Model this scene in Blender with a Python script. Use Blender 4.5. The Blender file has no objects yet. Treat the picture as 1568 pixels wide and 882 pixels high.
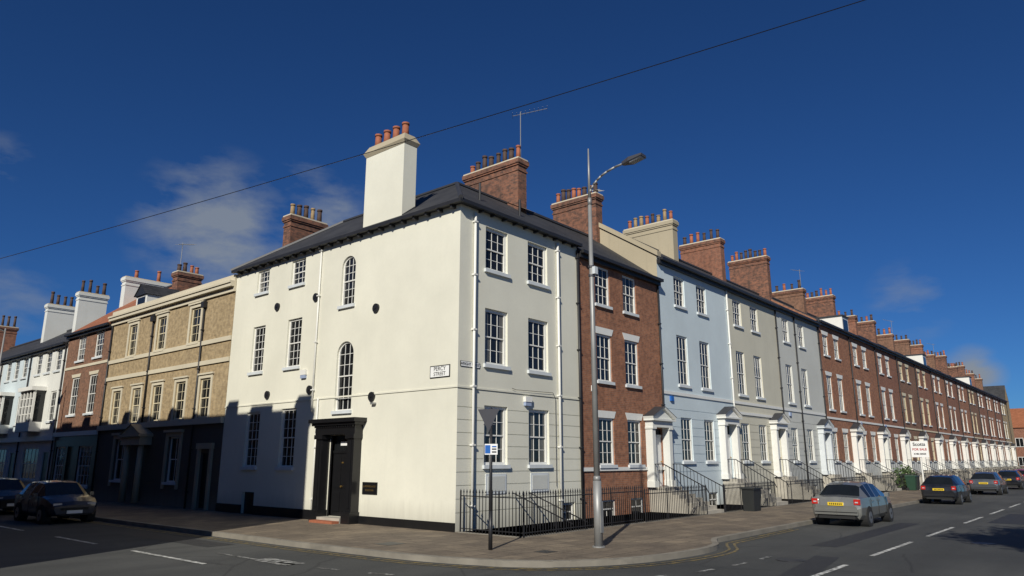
import bpy, bmesh, math, random
from mathutils import Vector, Matrix
random.seed(7)
R=math.radians
scene=bpy.context.scene
# ------------------------------------------------------------------ materials
MATS={}
def newmat(name):
    m=bpy.data.materials.new(name); m.use_nodes=True
    nt=m.node_tree; b=nt.nodes['Principled BSDF']
    MATS[name]=m
    return m,nt,b
def N(nt,t,**k):
    n=nt.nodes.new(t)
    for a,v in k.items(): setattr(n,a,v)
    return n
def mathn(nt,op,a,b=None):
    n=N(nt,'ShaderNodeMath',operation=op)
    for i,v in enumerate((a,b)):
        if v is None: continue
        if isinstance(v,(int,float)): n.inputs[i].default_value=v
        else: nt.links.new(v,n.inputs[i])
    return n.outputs[0]
def mixc(nt,f,a,b,bt='MIX'):
    n=N(nt,'ShaderNodeMix',data_type='RGBA',blend_type=bt)
    L=nt.links
    for s,v in ((0,f),(6,a),(7,b)):
        if isinstance(v,(int,float)): n.inputs[s].default_value=v
        elif isinstance(v,tuple): n.inputs[s].default_value=(*v,1) if len(v)==3 else v
        else: L.new(v,n.inputs[s])
    return n.outputs[2]
def noise(nt,vec,scale,detail=4,rough=.55):
    n=N(nt,'ShaderNodeTexNoise'); n.inputs['Scale'].default_value=scale
    n.inputs['Detail'].default_value=detail; n.inputs['Roughness'].default_value=rough
    if vec is not None: nt.links.new(vec,n.inputs['Vector'])
    return n.outputs['Fac']
def ramp(nt,f,lo,hi,a=0.,b=1.):
    n=N(nt,'ShaderNodeMapRange'); n.inputs[1].default_value=lo; n.inputs[2].default_value=hi
    n.inputs[3].default_value=a; n.inputs[4].default_value=b
    nt.links.new(f,n.inputs[0]); return n.outputs[0]
def objvec(nt,sc=(1,1,1)):
    tc=N(nt,'ShaderNodeTexCoord'); mp=N(nt,'ShaderNodeMapping'); mp.inputs['Scale'].default_value=sc
    nt.links.new(tc.outputs['Object'],mp.inputs[0]); return mp.outputs[0]
def bump(nt,b,h,st,dist=.01):
    n=N(nt,'ShaderNodeBump'); n.inputs['Strength'].default_value=st; n.inputs['Distance'].default_value=dist
    nt.links.new(h,n.inputs['Height']); nt.links.new(n.outputs[0],b.inputs['Normal'])
def sc(c,k): return tuple(x*k for x in c)
def plain(name,col,rough=.6,metal=0,var=.12,scale=3,bs=0):
    m,nt,b=newmat(name)
    v=objvec(nt); f=noise(nt,v,scale,5)
    c=mixc(nt,f,sc(col,1-var*1.5),sc(col,1+var*1.5))
    nt.links.new(c,b.inputs['Base Color']); b.inputs['Roughness'].default_value=rough; b.inputs['Metallic'].default_value=metal
    if bs: bump(nt,b,noise(nt,v,scale*12,4),bs)
    return m
def stucco(name,col,dirt=.35):
    m,nt,b=newmat(name)
    v=objvec(nt); big=noise(nt,v,.35,5,.6)
    st=noise(nt,objvec(nt,(2.2,2.2,.12)),1.6,5,.65)
    fine=noise(nt,v,9,4)
    c=mixc(nt,ramp(nt,big,.3,.7),sc(col,.88),sc(col,1.03))
    c=mixc(nt,ramp(nt,st,.55,.8,0,dirt),c,sc(col,.72))
    c=mixc(nt,ramp(nt,fine,.45,.75,0,.14),c,sc(col,.8))
    c=mixc(nt,ramp(nt,noise(nt,v,1.7,6,.7),.62,.68,0,.10),c,sc(col,.75))
    tc=N(nt,'ShaderNodeTexCoord'); sx=N(nt,'ShaderNodeSeparateXYZ'); nt.links.new(tc.outputs['Object'],sx.inputs[0])
    low=ramp(nt,mathn(nt,'ADD',sx.outputs[2],mathn(nt,'MULTIPLY',st,.9)),1.3,.4,0,.5)
    c=mixc(nt,low,c,(.28,.26,.21))
    nt.links.new(c,b.inputs['Base Color']); b.inputs['Roughness'].default_value=.75
    bump(nt,b,mathn(nt,'ADD',noise(nt,v,25,4),mathn(nt,'MULTIPLY',big,3)),.3,.008)
    return m
def brick(name,c1,c2,mort,bw=.225,bh=.075):
    m,nt,b=newmat(name)
    tc=N(nt,'ShaderNodeTexCoord'); sx=N(nt,'ShaderNodeSeparateXYZ'); nt.links.new(tc.outputs['Object'],sx.inputs[0])
    u=mathn(nt,'ADD',sx.outputs[0],sx.outputs[1])
    cb=N(nt,'ShaderNodeCombineXYZ'); nt.links.new(u,cb.inputs[0]); nt.links.new(sx.outputs[2],cb.inputs[1])
    bt=N(nt,'ShaderNodeTexBrick'); nt.links.new(cb.outputs[0],bt.inputs[0])
    bt.inputs['Color1'].default_value=(*c1,1); bt.inputs['Color2'].default_value=(*c2,1); bt.inputs['Mortar'].default_value=(*mort,1)
    bt.inputs['Scale'].default_value=1; bt.inputs['Mortar Size'].default_value=.007; bt.inputs['Brick Width'].default_value=bw
    bt.inputs['Row Height'].default_value=bh; bt.inputs['Mortar Smooth'].default_value=.3; bt.inputs['Bias'].default_value=-.1
    v=objvec(nt); big=noise(nt,v,.6,5,.65); md=noise(nt,v,5,4)
    st=noise(nt,objvec(nt,(1.6,1.6,.15)),1.6,5,.65)
    c=mixc(nt,ramp(nt,big,.35,.7,0,.5),bt.outputs[0],sc(c2,.65))
    c=mixc(nt,ramp(nt,md,.48,.75,0,.5),c,sc(c1,1.3))
    c=mixc(nt,ramp(nt,md,.5,.3,0,.5),c,sc(c2,.5))
    c=mixc(nt,ramp(nt,st,.54,.75,0,.35),c,sc(mort,.4))
    nt.links.new(c,b.inputs['Base Color']); b.inputs['Roughness'].default_value=.88
    bump(nt,b,bt.outputs['Fac'],-.4,.01)
    return m
def slate(name,col,col2,rw=.3,rh=.22):
    m,nt,b=newmat(name)
    tc=N(nt,'ShaderNodeTexCoord'); sx=N(nt,'ShaderNodeSeparateXYZ'); nt.links.new(tc.outputs['Object'],sx.inputs[0])
    u=mathn(nt,'ADD',sx.outputs[0],sx.outputs[1])
    cb=N(nt,'ShaderNodeCombineXYZ'); nt.links.new(u,cb.inputs[0]); nt.links.new(mathn(nt,'MULTIPLY',sx.outputs[2],1.6),cb.inputs[1])
    bt=N(nt,'ShaderNodeTexBrick'); nt.links.new(cb.outputs[0],bt.inputs[0])
    bt.inputs['Color1'].default_value=(*col,1); bt.inputs['Color2'].default_value=(*col2,1); bt.inputs['Mortar'].default_value=(*sc(col,.4),1)
    bt.inputs['Scale'].default_value=1; bt.inputs['Mortar Size'].default_value=.012; bt.inputs['Brick Width'].default_value=rw
    bt.inputs['Row Height'].default_value=rh
    c=mixc(nt,ramp(nt,noise(nt,objvec(nt),.9,5),.4,.75,0,.6),bt.outputs[0],sc(col2,1.4))
    nt.links.new(c,b.inputs['Base Color']); b.inputs['Roughness'].default_value=.7
    bump(nt,b,bt.outputs['Fac'],-.5,.012)
stucco('stucco_cream',(.735,.715,.60),.16)
stucco('stucco_grey',(.57,.575,.53),.35)
stucco('stucco_blue',(.58,.66,.69),.3)
stucco('stucco_white',(.70,.70,.65),.4)
stucco('stucco_buff',(.60,.57,.46),.5)
stucco('stone_trim',(.60,.54,.41),.4)
stucco('render_old',(.42,.36,.25),.7)
stucco('dark_stone',(.10,.085,.065),.6)
brick('brick_orange',(.37,.155,.078),(.23,.09,.048),(.28,.22,.17))
brick('brick_red',(.30,.118,.065),(.19,.075,.044),(.25,.20,.16))
brick('brick_brown',(.25,.12,.07),(.155,.077,.047),(.21,.17,.13))
brick('brick_buff',(.42,.315,.175),(.31,.225,.12),(.32,.27,.2))
brick('brick_stack',(.28,.115,.065),(.09,.047,.035),(.15,.125,.1))
slate('slate',(.022,.023,.026),(.04,.04,.043))
slate('pantile',(.34,.125,.06),(.25,.09,.04),.25,.3)
plain('white_paint',(.74,.73,.68),.45,0,.06)
plain('cream_paint',(.66,.58,.40),.5,0,.06)
plain('sill_paint',(.60,.63,.64),.6,0,.1)
plain('black_paint',(.010,.010,.011),.3,0,.2)
plain('iron_black',(.015,.015,.017),.45,0,.3)
plain('gutter_dark',(.02,.02,.022),.5,0,.3)
plain('lead',(.04,.041,.046),.55,.1,.2)
plain('pot_terracotta',(.33,.11,.055),.8,0,.3,6)
plain('pot_dark',(.07,.042,.032),.8,0,.4,6)
plain('pot_buff',(.30,.21,.11),.8,0,.3,6)
plain('galv_steel',(.30,.30,.29),.5,.35,.2,2)
plain('lamp_grey',(.08,.08,.09),.45,.3,.1)
plain('kerb_stone',(.21,.19,.155),.85,0,.35,1.5,.2)
plain('step_stone',(.40,.37,.31),.8,0,.25,2,.2)
plain('door_white',(.70,.70,.68),.4,0,.05)
plain('door_green',(.03,.07,.05),.35,0,.05)
plain('door_red',(.22,.03,.025),.35,0,.05)
plain('tyre',(.015,.015,.015),.85,0,.1)
plain('alloy',(.35,.35,.36),.35,.8,.05)
plain('lamp_red',(.45,.02,.015),.2,0,.05)
plain('head_glass',(.55,.56,.58),.1,.2,.05)
plain('plate_yellow',(.75,.52,.03),.4,0,.03)
plain('plate_white',(.8,.8,.78),.4,0,.03)
plain('sign_blue',(.02,.12,.42),.35,0,.03)
plain('sign_red',(.42,.05,.05),.5,0,.03)
plain('plastic_bin',(.02,.022,.022),.5,0,.1)
plain('bin_green',(.015,.05,.028),.5,0,.1)
plain('brass',(.5,.32,.1),.35,.8,.1)
plain('bark',(.09,.065,.045),.9,0,.3,4,.4)
plain('leaf',(.06,.10,.03),.6,0,.4,1)
plain('bell_lilac',(.3,.36,.5),.5,0,.1)
def carpaint(n,c,met=.5):
    m,nt,b=newmat(n); b.inputs['Base Color'].default_value=(*c,1); b.inputs['Metallic'].default_value=met
    b.inputs['Roughness'].default_value=.32; b.inputs['Coat Weight'].default_value=.8; b.inputs['Coat Roughness'].default_value=.05
    f=noise(nt,objvec(nt),2.5,4); nt.links.new(ramp(nt,f,.3,.8,.25,.45),b.inputs['Roughness'])
carpaint('paint_silver',(.24,.24,.22)); carpaint('paint_black',(.010,.011,.015),.2); carpaint('paint_grey',(.10,.11,.12)); carpaint('paint_navy',(.012,.016,.034),.2)
carpaint('paint_red',(.35,.02,.02),.1)
def glass(name,col,rough=.06,wav=.25):
    m,nt,b=newmat(name)
    v=objvec(nt); f=noise(nt,v,.9,3)
    c=mixc(nt,f,sc(col,.4),sc(col,1.9)); nt.links.new(c,b.inputs['Base Color'])
    b.inputs['Roughness'].default_value=rough; b.inputs['IOR'].default_value=1.5
    bump(nt,b,noise(nt,v,2.2,2),wav,.02)
glass('glass_dark',(.010,.011,.012)); glass('glass_net',(.12,.115,.10),.12); glass('car_glass',(.010,.012,.014),.03,.0)
# asphalt
m,nt,b=newmat('asphalt'); v=objvec(nt)
big=noise(nt,v,.14,6,.65); fine=noise(nt,v,40,3,.7); tr=noise(nt,objvec(nt,(.12,1.4,1)),.8,5)
c=mixc(nt,ramp(nt,big,.38,.62),(.034,.036,.035),(.068,.069,.065)); c=mixc(nt,ramp(nt,tr,.45,.65,0,.55),c,(.027,.028,.028))
c=mixc(nt,ramp(nt,fine,.48,.72,0,.5),c,(.12,.118,.11)); c=mixc(nt,ramp(nt,noise(nt,v,1.1,5,.7),.6,.72,0,.5),c,(.022,.023,.023))
vo=N(nt,'ShaderNodeTexVoronoi',feature='DISTANCE_TO_EDGE'); vo.inputs['Scale'].default_value=.22; 
dv=mixc(nt,.25,v,noise(nt,v,.8,4)); nt.links.new(dv,vo.inputs['Vector'])
c=mixc(nt,ramp(nt,vo.outputs['Distance'],.0,.006,.6,0),c,(.012,.012,.012))
nt.links.new(c,b.inputs['Base Color']); b.inputs['Roughness'].default_value=.85; bump(nt,b,fine,.5,.01)
# pavement slabs
m,nt,b=newmat('paving'); v=objvec(nt)
bt=N(nt,'ShaderNodeTexBrick'); nt.links.new(v,bt.inputs[0]); bt.inputs['Scale'].default_value=1
bt.inputs['Color1'].default_value=(.26,.205,.14,1); bt.inputs['Color2'].default_value=(.16,.125,.088,1); bt.inputs['Mortar'].default_value=(.035,.028,.02,1)
bt.inputs['Mortar Size'].default_value=.016; bt.inputs['Brick Width'].default_value=.75; bt.inputs['Row Height'].default_value=.6
c=mixc(nt,ramp(nt,noise(nt,v,.6,6,.7),.38,.62,0,.8),bt.outputs[0],(.09,.07,.052)); c=mixc(nt,ramp(nt,noise(nt,v,14,4),.5,.8,0,.4),c,(.28,.23,.165))
c=mixc(nt,ramp(nt,noise(nt,v,5,2),.66,.70,0,.6),c,(.05,.042,.033))
nt.links.new(c,b.inputs['Base Color']); b.inputs['Roughness'].default_value=.85; bump(nt,b,bt.outputs['Fac'],-.3,.01)
def linepaint(n,c0,lo=.38,hi=.56):
    m,nt,b=newmat(n); v=objvec(nt)
    f=ramp(nt,noise(nt,v,7,6,.75),lo,hi); c=mixc(nt,f,(.06,.06,.056),c0)
    nt.links.new(c,b.inputs['Base Color']); b.inputs['Roughness'].default_value=.7
linepaint('line_white',(.62,.62,.58)); linepaint('line_yellow',(.36,.25,.05),.42,.66); linepaint('line_worn',(.5,.5,.47),.45,.66)
linepaint('tar_patch',(.026,.026,.027),.30,.45)
plain('ground_mat',(.06,.058,.052),.9,0,.3,.2)
plain('area_floor',(.08,.075,.065),.9,0,.4,1)

# ------------------------------------------------------------------ mesh builder
FR=lambda u,z,d:(u,-d,z)
FL=lambda u,z,d:(-d,u,z)
class MB:
    def __init__(s): s.v=[];s.f=[];s.m=[];s.ml=[];s.sm=[]
    def mi(s,m):
        if m not in s.ml: s.ml.append(m)
        return s.ml.index(m)
    def poly(s,pts,mat,smooth=False):
        i=len(s.v); s.v+= [tuple(p) for p in pts]; s.f.append(tuple(range(i,i+len(pts)))); s.m.append(s.mi(mat)); s.sm.append(smooth)
    def hexa(s,p,mat):
        i=len(s.v); s.v+=[tuple(q) for q in p]
        for f in ((0,3,2,1),(4,5,6,7),(0,1,5,4),(1,2,6,5),(2,3,7,6),(3,0,4,7)):
            s.f.append(tuple(i+k for k in f)); s.m.append(s.mi(mat)); s.sm.append(False)
    def box(s,F,u0,u1,z0,z1,d0,d1,mat):
        s.hexa([F(u0,z0,d0),F(u1,z0,d0),F(u1,z0,d1),F(u0,z0,d1),F(u0,z1,d0),F(u1,z1,d0),F(u1,z1,d1),F(u0,z1,d1)],mat)
    def bar(s,p,q,r,mat,n=4,r2=None,smooth=False,cap=True):
        p=Vector(p);q=Vector(q);r2=r if r2 is None else r2
        d=(q-p).normalized(); a=d.orthogonal().normalized()
        if abs(d.z)>.99: a=Vector((1,0,0))
        elif n==4: a=d.cross(Vector((0,0,1))).normalized(); a=(a+d.cross(a)).normalized()
        b=d.cross(a); i=len(s.v)
        for k in range(n):
            t=2*math.pi*(k+.5*(n!=4))/n+ (math.pi/4 if (n==4 and abs(d.z)>.99) else 0); o=a*math.cos(t)+b*math.sin(t)
            s.v.append(tuple(p+o*r)); s.v.append(tuple(q+o*r2))
        for k in range(n):
            j=(k+1)%n; s.f.append((i+2*k,i+2*j,i+2*j+1,i+2*k+1)); s.m.append(s.mi(mat)); s.sm.append(smooth)
        if cap:
            s.f.append(tuple(i+2*k for k in range(n))); s.m.append(s.mi(mat)); s.sm.append(False)
            s.f.append(tuple(i+2*k+1 for k in range(n))); s.m.append(s.mi(mat)); s.sm.append(False)
    def obj(s,name,parent=None):
        me=bpy.data.meshes.new(name); me.from_pydata(s.v,[],s.f)
        for m in s.ml: me.materials.append(MATS[m])
        me.polygons.foreach_set('material_index',s.m); me.polygons.foreach_set('use_smooth',s.sm)
        bm=bmesh.new(); bm.from_mesh(me); bmesh.ops.recalc_face_normals(bm,faces=bm.faces); bm.to_mesh(me); bm.free()
        o=bpy.data.objects.new(name,me); scene.collection.objects.link(o)
        if parent: o.parent=parent
        return o
class Thing:
    def __init__(s,name): 
        s.e=bpy.data.objects.new(name,None); scene.collection.objects.link(s.e); s.p={}
    def __getitem__(s,k):
        if k not in s.p: s.p[k]=MB()
        return s.p[k]
    def done(s):
        for k,mb in s.p.items():
            if mb.f: mb.obj(k,s.e)
        return s.e
def text(s,size,F,u,z,d,mat,parent,flip=False):
    c=bpy.data.curves.new('lettering','FONT'); c.body=s; c.size=size; c.align_x='CENTER'; c.align_y='CENTER'; c.extrude=.002
    c.materials.append(MATS[mat]); o=bpy.data.objects.new('lettering',c); scene.collection.objects.link(o)
    o.location=F(u,z,d); o.rotation_euler=(R(90),0,0 if F is FR else R(-90)); o.parent=parent
# ------------------------------------------------------------------ facade parts
def wall(mb,F,u0,u1,z0,z1,holes,mat,recess=.14,grooves=(),d=0,rev=None):
    us={u0,u1}; zs={z0,z1}
    H=[]
    for h in holes:
        a,b_,c_,e=h[:4]
        if b_<=u0 or a>=u1 or e<=z0 or c_>=z1: continue
        a=max(a,u0);b_=min(b_,u1);c2=max(c_,z0);e2=min(e,z1); H.append((a,b_,c2,e2)); us|={a,b_}; zs|={c2,e2}
        r=rev or mat
        for pts in ((F(a,c2,d),F(a,e2,d),F(a,e2,d-recess),F(a,c2,d-recess)),(F(b_,c2,d),F(b_,e2,d),F(b_,e2,d-recess),F(b_,c2,d-recess))): mb.poly(pts,r)
        if c_>=z0: mb.poly((F(a,c2,d),F(b_,c2,d),F(b_,c2,d-recess),F(a,c2,d-recess)),r)
        if e<=z1: mb.poly((F(a,e2,d),F(b_,e2,d),F(b_,e2,d-recess),F(a,e2,d-recess)),r)
    G=[(g-.011,g+.011) for g in grooves if z0<g<z1]
    for g in G: zs|=set(g)
    us=sorted(us); zs=sorted(zs)
    for j in range(len(zs)-1):
        za,zb=zs[j],zs[j+1]; zc=(za+zb)/2
        gd=0
        if any(g[0]-1e-6<=za and zb<=g[1]+1e-6 for g in G): gd=.02
        i=0
        while i<len(us)-1:
            ua,ub=us[i],us[i+1]; i+=1
            if any(h[0]<(ua+ub)/2<h[1] and h[2]<zc<h[3] for h in H): continue
            mb.poly((F(ua,za,d-gd),F(ub,za,d-gd),F(ub,zb,d-gd),F(ua,zb,d-gd)),mat)
            if gd:
                for z in (za,zb): mb.poly((F(ua,z,d),F(ub,z,d),F(ub,z,d-gd),F(ua,z,d-gd)),mat)
def window(T,F,h,recess=.14,cols=3,rows=(2,2),fr='white_paint',fw=.085,sill=True,arch=False,wallmat=None,gl=None,bars=True,d=0,sillmat='sill_paint'):
    u0,u1,z0,z1=h[:4]; W=T['windows']; g=gl or random.choice(['glass_dark']*3+['glass_net'])
    D=d-recess; zm=z0+(z1-z0)*(.5 if rows[0]==rows[1] else rows[1]/(rows[0]+rows[1]))
    W.box(F,u0,u0+fw,z0,z1,D,D+.07,fr); W.box(F,u1-fw,u1,z0,z1,D,D+.07,fr)
    W.box(F,u0+fw,u1-fw,z1-fw,z1,D,D+.068,fr); W.box(F,u0+fw,u1-fw,z0,z0+fw*.9,D,D+.066,fr)
    a,b_=u0+fw,u1-fw; lo,hi=z0+fw*.9,z1-fw
    W.box(F,a,b_,zm-.022,zm+.022,D,D+.055,fr)
    def pane(za,zb,dd):
        if g=='glass_net':
            k=random.random()
            if k<.5:
                s=a+(b_-a)*random.uniform(.15,.35); s2=b_-(b_-a)*random.uniform(.1,.3)
                for x0,x1,mm in ((a,s,'glass_net'),(s,s2,'glass_dark'),(s2,b_,'glass_net')): T['glass'].poly((F(x0,za,dd),F(x1,za,dd),F(x1,zb,dd),F(x0,zb,dd)),mm)
                return
            if k<.85:
                zz=za+(zb-za)*random.uniform(.3,.8)
                for y0,y1,mm in ((za,zz,'glass_dark'),(zz,zb,'glass_net')): T['glass'].poly((F(a,y0,dd),F(b_,y0,dd),F(b_,y1,dd),F(a,y1,dd)),mm)
                return
        T['glass'].poly((F(a,za,dd),F(b_,za,dd),F(b_,zb,dd),F(a,zb,dd)),g)
    pane(zm,hi,D+.03); pane(lo,zm,D+.01)
    bw=.0095
    if bars:
        for s0,s1,dd,rr in ((lo,zm-.022,D+.01,rows[1]),(zm+.022,hi,D+.03,rows[0])):
            for k in range(1,cols):
                u=a+(b_-a)*k/cols; W.box(F,u-bw,u+bw,s0,s1,dd,dd+.018,fr)
            for k in range(1,rr):
                z=s0+(s1-s0)*k/rr; W.box(F,a,b_,z-bw,z+bw,dd,dd+.015,fr)
    if arch:
        r=(u1-u0)/2; uc=(u0+u1)/2; zc=z1-r; n=12
        A=[(uc-r*math.cos(math.pi*k/n),zc+r*math.sin(math.pi*k/n)) for k in range(n+1)]
        B=[(uc-(r-fw)*math.cos(math.pi*k/n),zc+(r-fw)*math.sin(math.pi*k/n)) for k in range(n+1)]
        WL=T['walls']
        for k in range(n):
            (x0,y0),(x1,y1)=A[k],A[k+1]; cu=u0 if k<n/2 else u1
            WL.poly((F(x0,y0,d),F(x1,y1,d),F(cu,z1,d)),wallmat)
            WL.poly((F(x0,y0,d),F(x1,y1,d),F(x1,y1,D),F(x0,y0,D)),wallmat)
            (a0,b0),(a1,b1)=B[k],B[k+1]
            W.poly((F(x0,y0,D+.075),F(x1,y1,D+.075),F(a1,b1,D+.075),F(a0,b0,D+.075)),fr)
            W.poly((F(a0,b0,D+.075),F(a1,b1,D+.075),F(a1,b1,D),F(a0,b0,D)),fr)
    if sill: T['sills'].box(F,u0-.07,u1+.07,z0-.11,z0+.008,D,d+.09,sillmat)
def pot(mb,x,y,z,h,mat,r=.13):
    mb.bar((x,y,z),(x,y,z+h*.88),r*1.05,mat,10,r*.85,True); mb.bar((x,y,z+h*.86),(x,y,z+h),r*1.08,mat,10,r*1.05,True)
    mb.bar((x,y,z-.02),(x,y,z+.08),r*1.3,mat,8,r*1.15)
def stack(T,x0,x1,y0,y1,zb,zt,mat,npots,along='y',potmats=('pot_terracotta','pot_dark'),ph=.65,flaunch='stone_trim'):
    C=T['chimney']; G=lambda u,z,d:(u,d,z)
    C.box(G,x0,x1,zb,zt-.34,y0,y1,mat)
    C.box(G,x0-.035,x1+.035,zt-.6,zt-.52,y0-.035,y1+.035,mat)
    C.box(G,x0-.05,x1+.05,zt-.34,zt-.26,y0-.05,y1+.05,mat); C.box(G,x0-.09,x1+.09,zt-.26,zt-.06,y0-.09,y1+.09,'brick_stack' if mat.startswith('brick') else mat)
    C.box(G,x0-.05,x1+.05,zt-.06,zt+.02,y0-.05,y1+.05,flaunch)
    for k in range(npots):
        t=(k+.5)/npots; x,y=((x0+x1)/2,y0+(y1-y0)*t) if along=='y' else (x0+(x1-x0)*t,(y0+y1)/2)
        pot(C,x+random.uniform(-.04,.04),y,zt+.03,ph*random.uniform(.7,1.2),random.choice(potmats),random.uniform(.1,.13))
def aerial(T,x,y,z,h,L=1.1,ang=.6):
    A=T['tv_aerial']; A.bar((x,y,z),(x,y,z+h),.02,'galv_steel',6)
    dx,dy=math.cos(ang),math.sin(ang); zz=z+h-.1
    A.bar((x-dx*L*.3,y-dy*L*.3,zz-.1),(x+dx*L,y+dy*L,zz+.25),.013,'galv_steel',5)
    for k in range(9):
        t=-.3+1.3*k/8; e=.22 if k else .3
        p=Vector((x+dx*L*t,y+dy*L*t,zz+.27*t)); A.bar(p+Vector((dy*e,-dx*e,0)),p-Vector((dy*e,-dx*e,0)),.008,'galv_steel',4)
def downpipe(T,F,u,z0,z1,mat,r=.045,d=.07):
    P=T['downpipe']; P.bar(F(u,z0,d),F(u,z1,d),r,mat,8,None,True)
    z=z0+.8
    while z<z1: P.box(F,u-.075,u+.075,z,z+.05,.0,d+.06,mat); z+=1.85
def gable_roof(T,F,u0,u1,eave,rz,rd,bd,mat='slate',ov=.22):
    Rf=T['roof']; s=(rz-eave)/rd; e=eave-s*ov; th=.1
    a=[F(u0,e,ov),F(u1,e,ov),F(u1,rz,-rd),F(u0,rz,-rd)]
    Rf.hexa([F(u0,e-th,ov),F(u1,e-th,ov),F(u1,rz-th,-rd),F(u0,rz-th,-rd)]+a,mat)
    e2=rz-s*(bd-rd)
    Rf.hexa([F(u0,rz-th,-rd-.001),F(u1,rz-th,-rd-.001),F(u1,e2-th,-bd),F(u0,e2-th,-bd),F(u0,rz,-rd-.001),F(u1,rz,-rd-.001),F(u1,e2,-bd),F(u0,e2,-bd)],mat)
    T['roof'].bar(F(u0,rz+.03,-rd),F(u1,rz+.03,-rd),.11,'lead',6)
    T['gutter'].box(F,u0,u1,e-.1,e+.03,ov-.02,ov+.12,'gutter_dark'); T['gutter'].box(F,u0,u1,e-.25,e-.06,.0,ov-.04,'gutter_dark')
def shell(T,F,u0,u1,eave,rz,rd,bd,mat,zb=-.3):
    W=T['walls']; e2=rz-(rz-eave)/rd*(bd-rd)
    for u in (u0+.004,u1-.004):
        W.poly((F(u,zb,-.003),F(u,eave-.05,-.003),F(u,rz-.06,-rd),F(u,e2-.05,-bd),F(u,zb,-bd)),mat)
    W.poly((F(u0,zb,-bd),F(u1,zb,-bd),F(u1,e2,-bd),F(u0,e2,-bd)),mat)
def railing(mb,p,q,h=1.1,sp=.13,mat='iron_black',tips=True,base=True):
    p=Vector(p);q=Vector(q);L=(q-p).length;n=max(1,int(L/sp))
    up=Vector((0,0,1))
    mb.bar(p+up*(h-.14),q+up*(h-.14),.02,mat); mb.bar(p+up*.12,q+up*.12,.018,mat)
    for k in range(n+1):
        c=p.lerp(q,k/n); mb.bar(c,c+up*(h-.02),.0115,mat,4,None,False,False)
        if tips: mb.bar(c+up*(h-.04),c+up*(h+.07),.026,mat,4,.002,False,False)
        if k%12==0: mb.bar(c,c+up*(h+.02),.024,mat); 
def steps(T,uc,w,zf,y0=-.75,y1=-2.6,n=6,mat='step_stone'):
    S=T['steps']; G=lambda u,z,d:(u,d,z)
    S.box(G,uc-w/2,uc+w/2,-.13,zf,y0,-.004,mat)
    for k in range(n):
        ya=y0+(y1-y0)*k/n; yb=y0+(y1-y0)*(k+1)/n
        S.box(G,uc-w/2,uc+w/2,-.13,zf-zf*(k+1)/(n+1),yb,ya,mat)
    for s in (-1,1):
        u=uc+s*(w/2+.03); Rl=T['railings']
        Rl.bar((u,-.05,zf+.95),(u,y0,zf+.95),.024,'iron_black'); Rl.bar((u,y0,zf+.95),(u,y1,.95+.1),.024,'iron_black')
        Rl.bar((u,y1,1.05),(u,y1-.1,.85),.022,'iron_black')
        m=16
        for k in range(m+1):
            y=-.05+(y1+.05)*k/m
            zt=zf+.95 if y>y0 else zf+.95+(1.05-zf-.95)*(y-y0)/(y1-y0)
            zb_=zf if y>y0 else zf*(1-(y-y0)/(y1-y0))
            Rl.bar((u,y,zb_-.1),(u,y,zt),.011,'iron_black',4,None,False,False)
def porch(T,F,uc,zf,ztop,w=1.75,pr=.42,mat='white_paint',door='door_white',apex=.55):
    P=T['door_surround']
    for s in (-1,1):
        c=uc+s*(w/2-.14)
        P.box(F,c-.13,c+.13,zf,ztop-.35,.002,pr-.08,mat); P.box(F,c-.17,c+.17,zf,zf+.25,.004,pr-.04,mat); P.box(F,c-.17,c+.17,ztop-.43,ztop-.35,.004,pr-.03,mat)
    P.box(F,uc-w/2,uc+w/2,ztop-.35,ztop-.08,.003,pr-.04,mat); P.box(F,uc-w/2-.12,uc+w/2+.12,ztop-.08,ztop,.002,pr+.08,mat)
    h=w/2+.12
    dd0,dd1=.002,pr+.06
    P.poly((F(uc-h,ztop,dd1-.1),F(uc+h,ztop,dd1-.1),F(uc,ztop+apex-.05,dd1-.1)),mat)
    for s in (-1,1):
        P.hexa([F(uc+s*h,ztop+.001,dd0),F(uc,ztop+apex-.09,dd0),F(uc,ztop+apex-.09,dd1),F(uc+s*h,ztop+.001,dd1),
                F(uc+s*(h+.04),ztop+.1,dd0),F(uc,ztop+apex,dd0),F(uc,ztop+apex,dd1+.03),F(uc+s*(h+.04),ztop+.1,dd1+.03)],mat)
        P.poly((F(uc+s*(h+.05),ztop+.105,dd0),F(uc,ztop+apex+.005,dd0),F(uc,ztop+apex+.005,dd1+.05),F(uc+s*(h+.05),ztop+.105,dd1+.05)),'lead')
    D=T['door']; o=w/2-.3; zt=ztop-.4
    D.box(F,uc-o,uc+o,zf,zf+2.1,-.12,-.07,door)
    for i in (-1,1):
        for z0,z1 in ((.15,.85),(1.0,1.95)): D.box(F,uc+i*o*.5-o*.36,uc+i*o*.5+o*.36,zf+z0,zf+z1,-.07,-.055,door)
    D.box(F,uc-o,uc+o,zf+2.1,zf+2.2,-.12,-.04,mat)
    if zt>zf+2.25: T['glass'].poly((F(uc-o,zf+2.2,-.08),F(uc+o,zf+2.2,-.08),F(uc+o,zt,-.08),F(uc-o,zt,-.08)),'glass_dark'); 
    D.box(F,uc-.012,uc+.012,zf+2.2,zt,-.08,-.06,mat)
    D.bar(F(uc+o*.8,zf+1.05,-.07),F(uc+o*.8,zf+1.05,-.01),.03,'brass',8)
    return (uc-o,uc+o,zf,zt)
def lintel(T,F,h,mat='white_paint',hh=.28):
    u0,u1,z0,z1=h; L=T['lintels']
    L.hexa([F(u0-.02,z1+.001,.0),F(u1+.02,z1+.001,.0),F(u1+.02,z1+.001,.02),F(u0-.02,z1+.001,.02),F(u0-.16,z1+hh,.0),F(u1+.16,z1+hh,.0),F(u1+.16,z1+hh,.02),F(u0-.16,z1+hh,.02)],mat)
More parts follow.
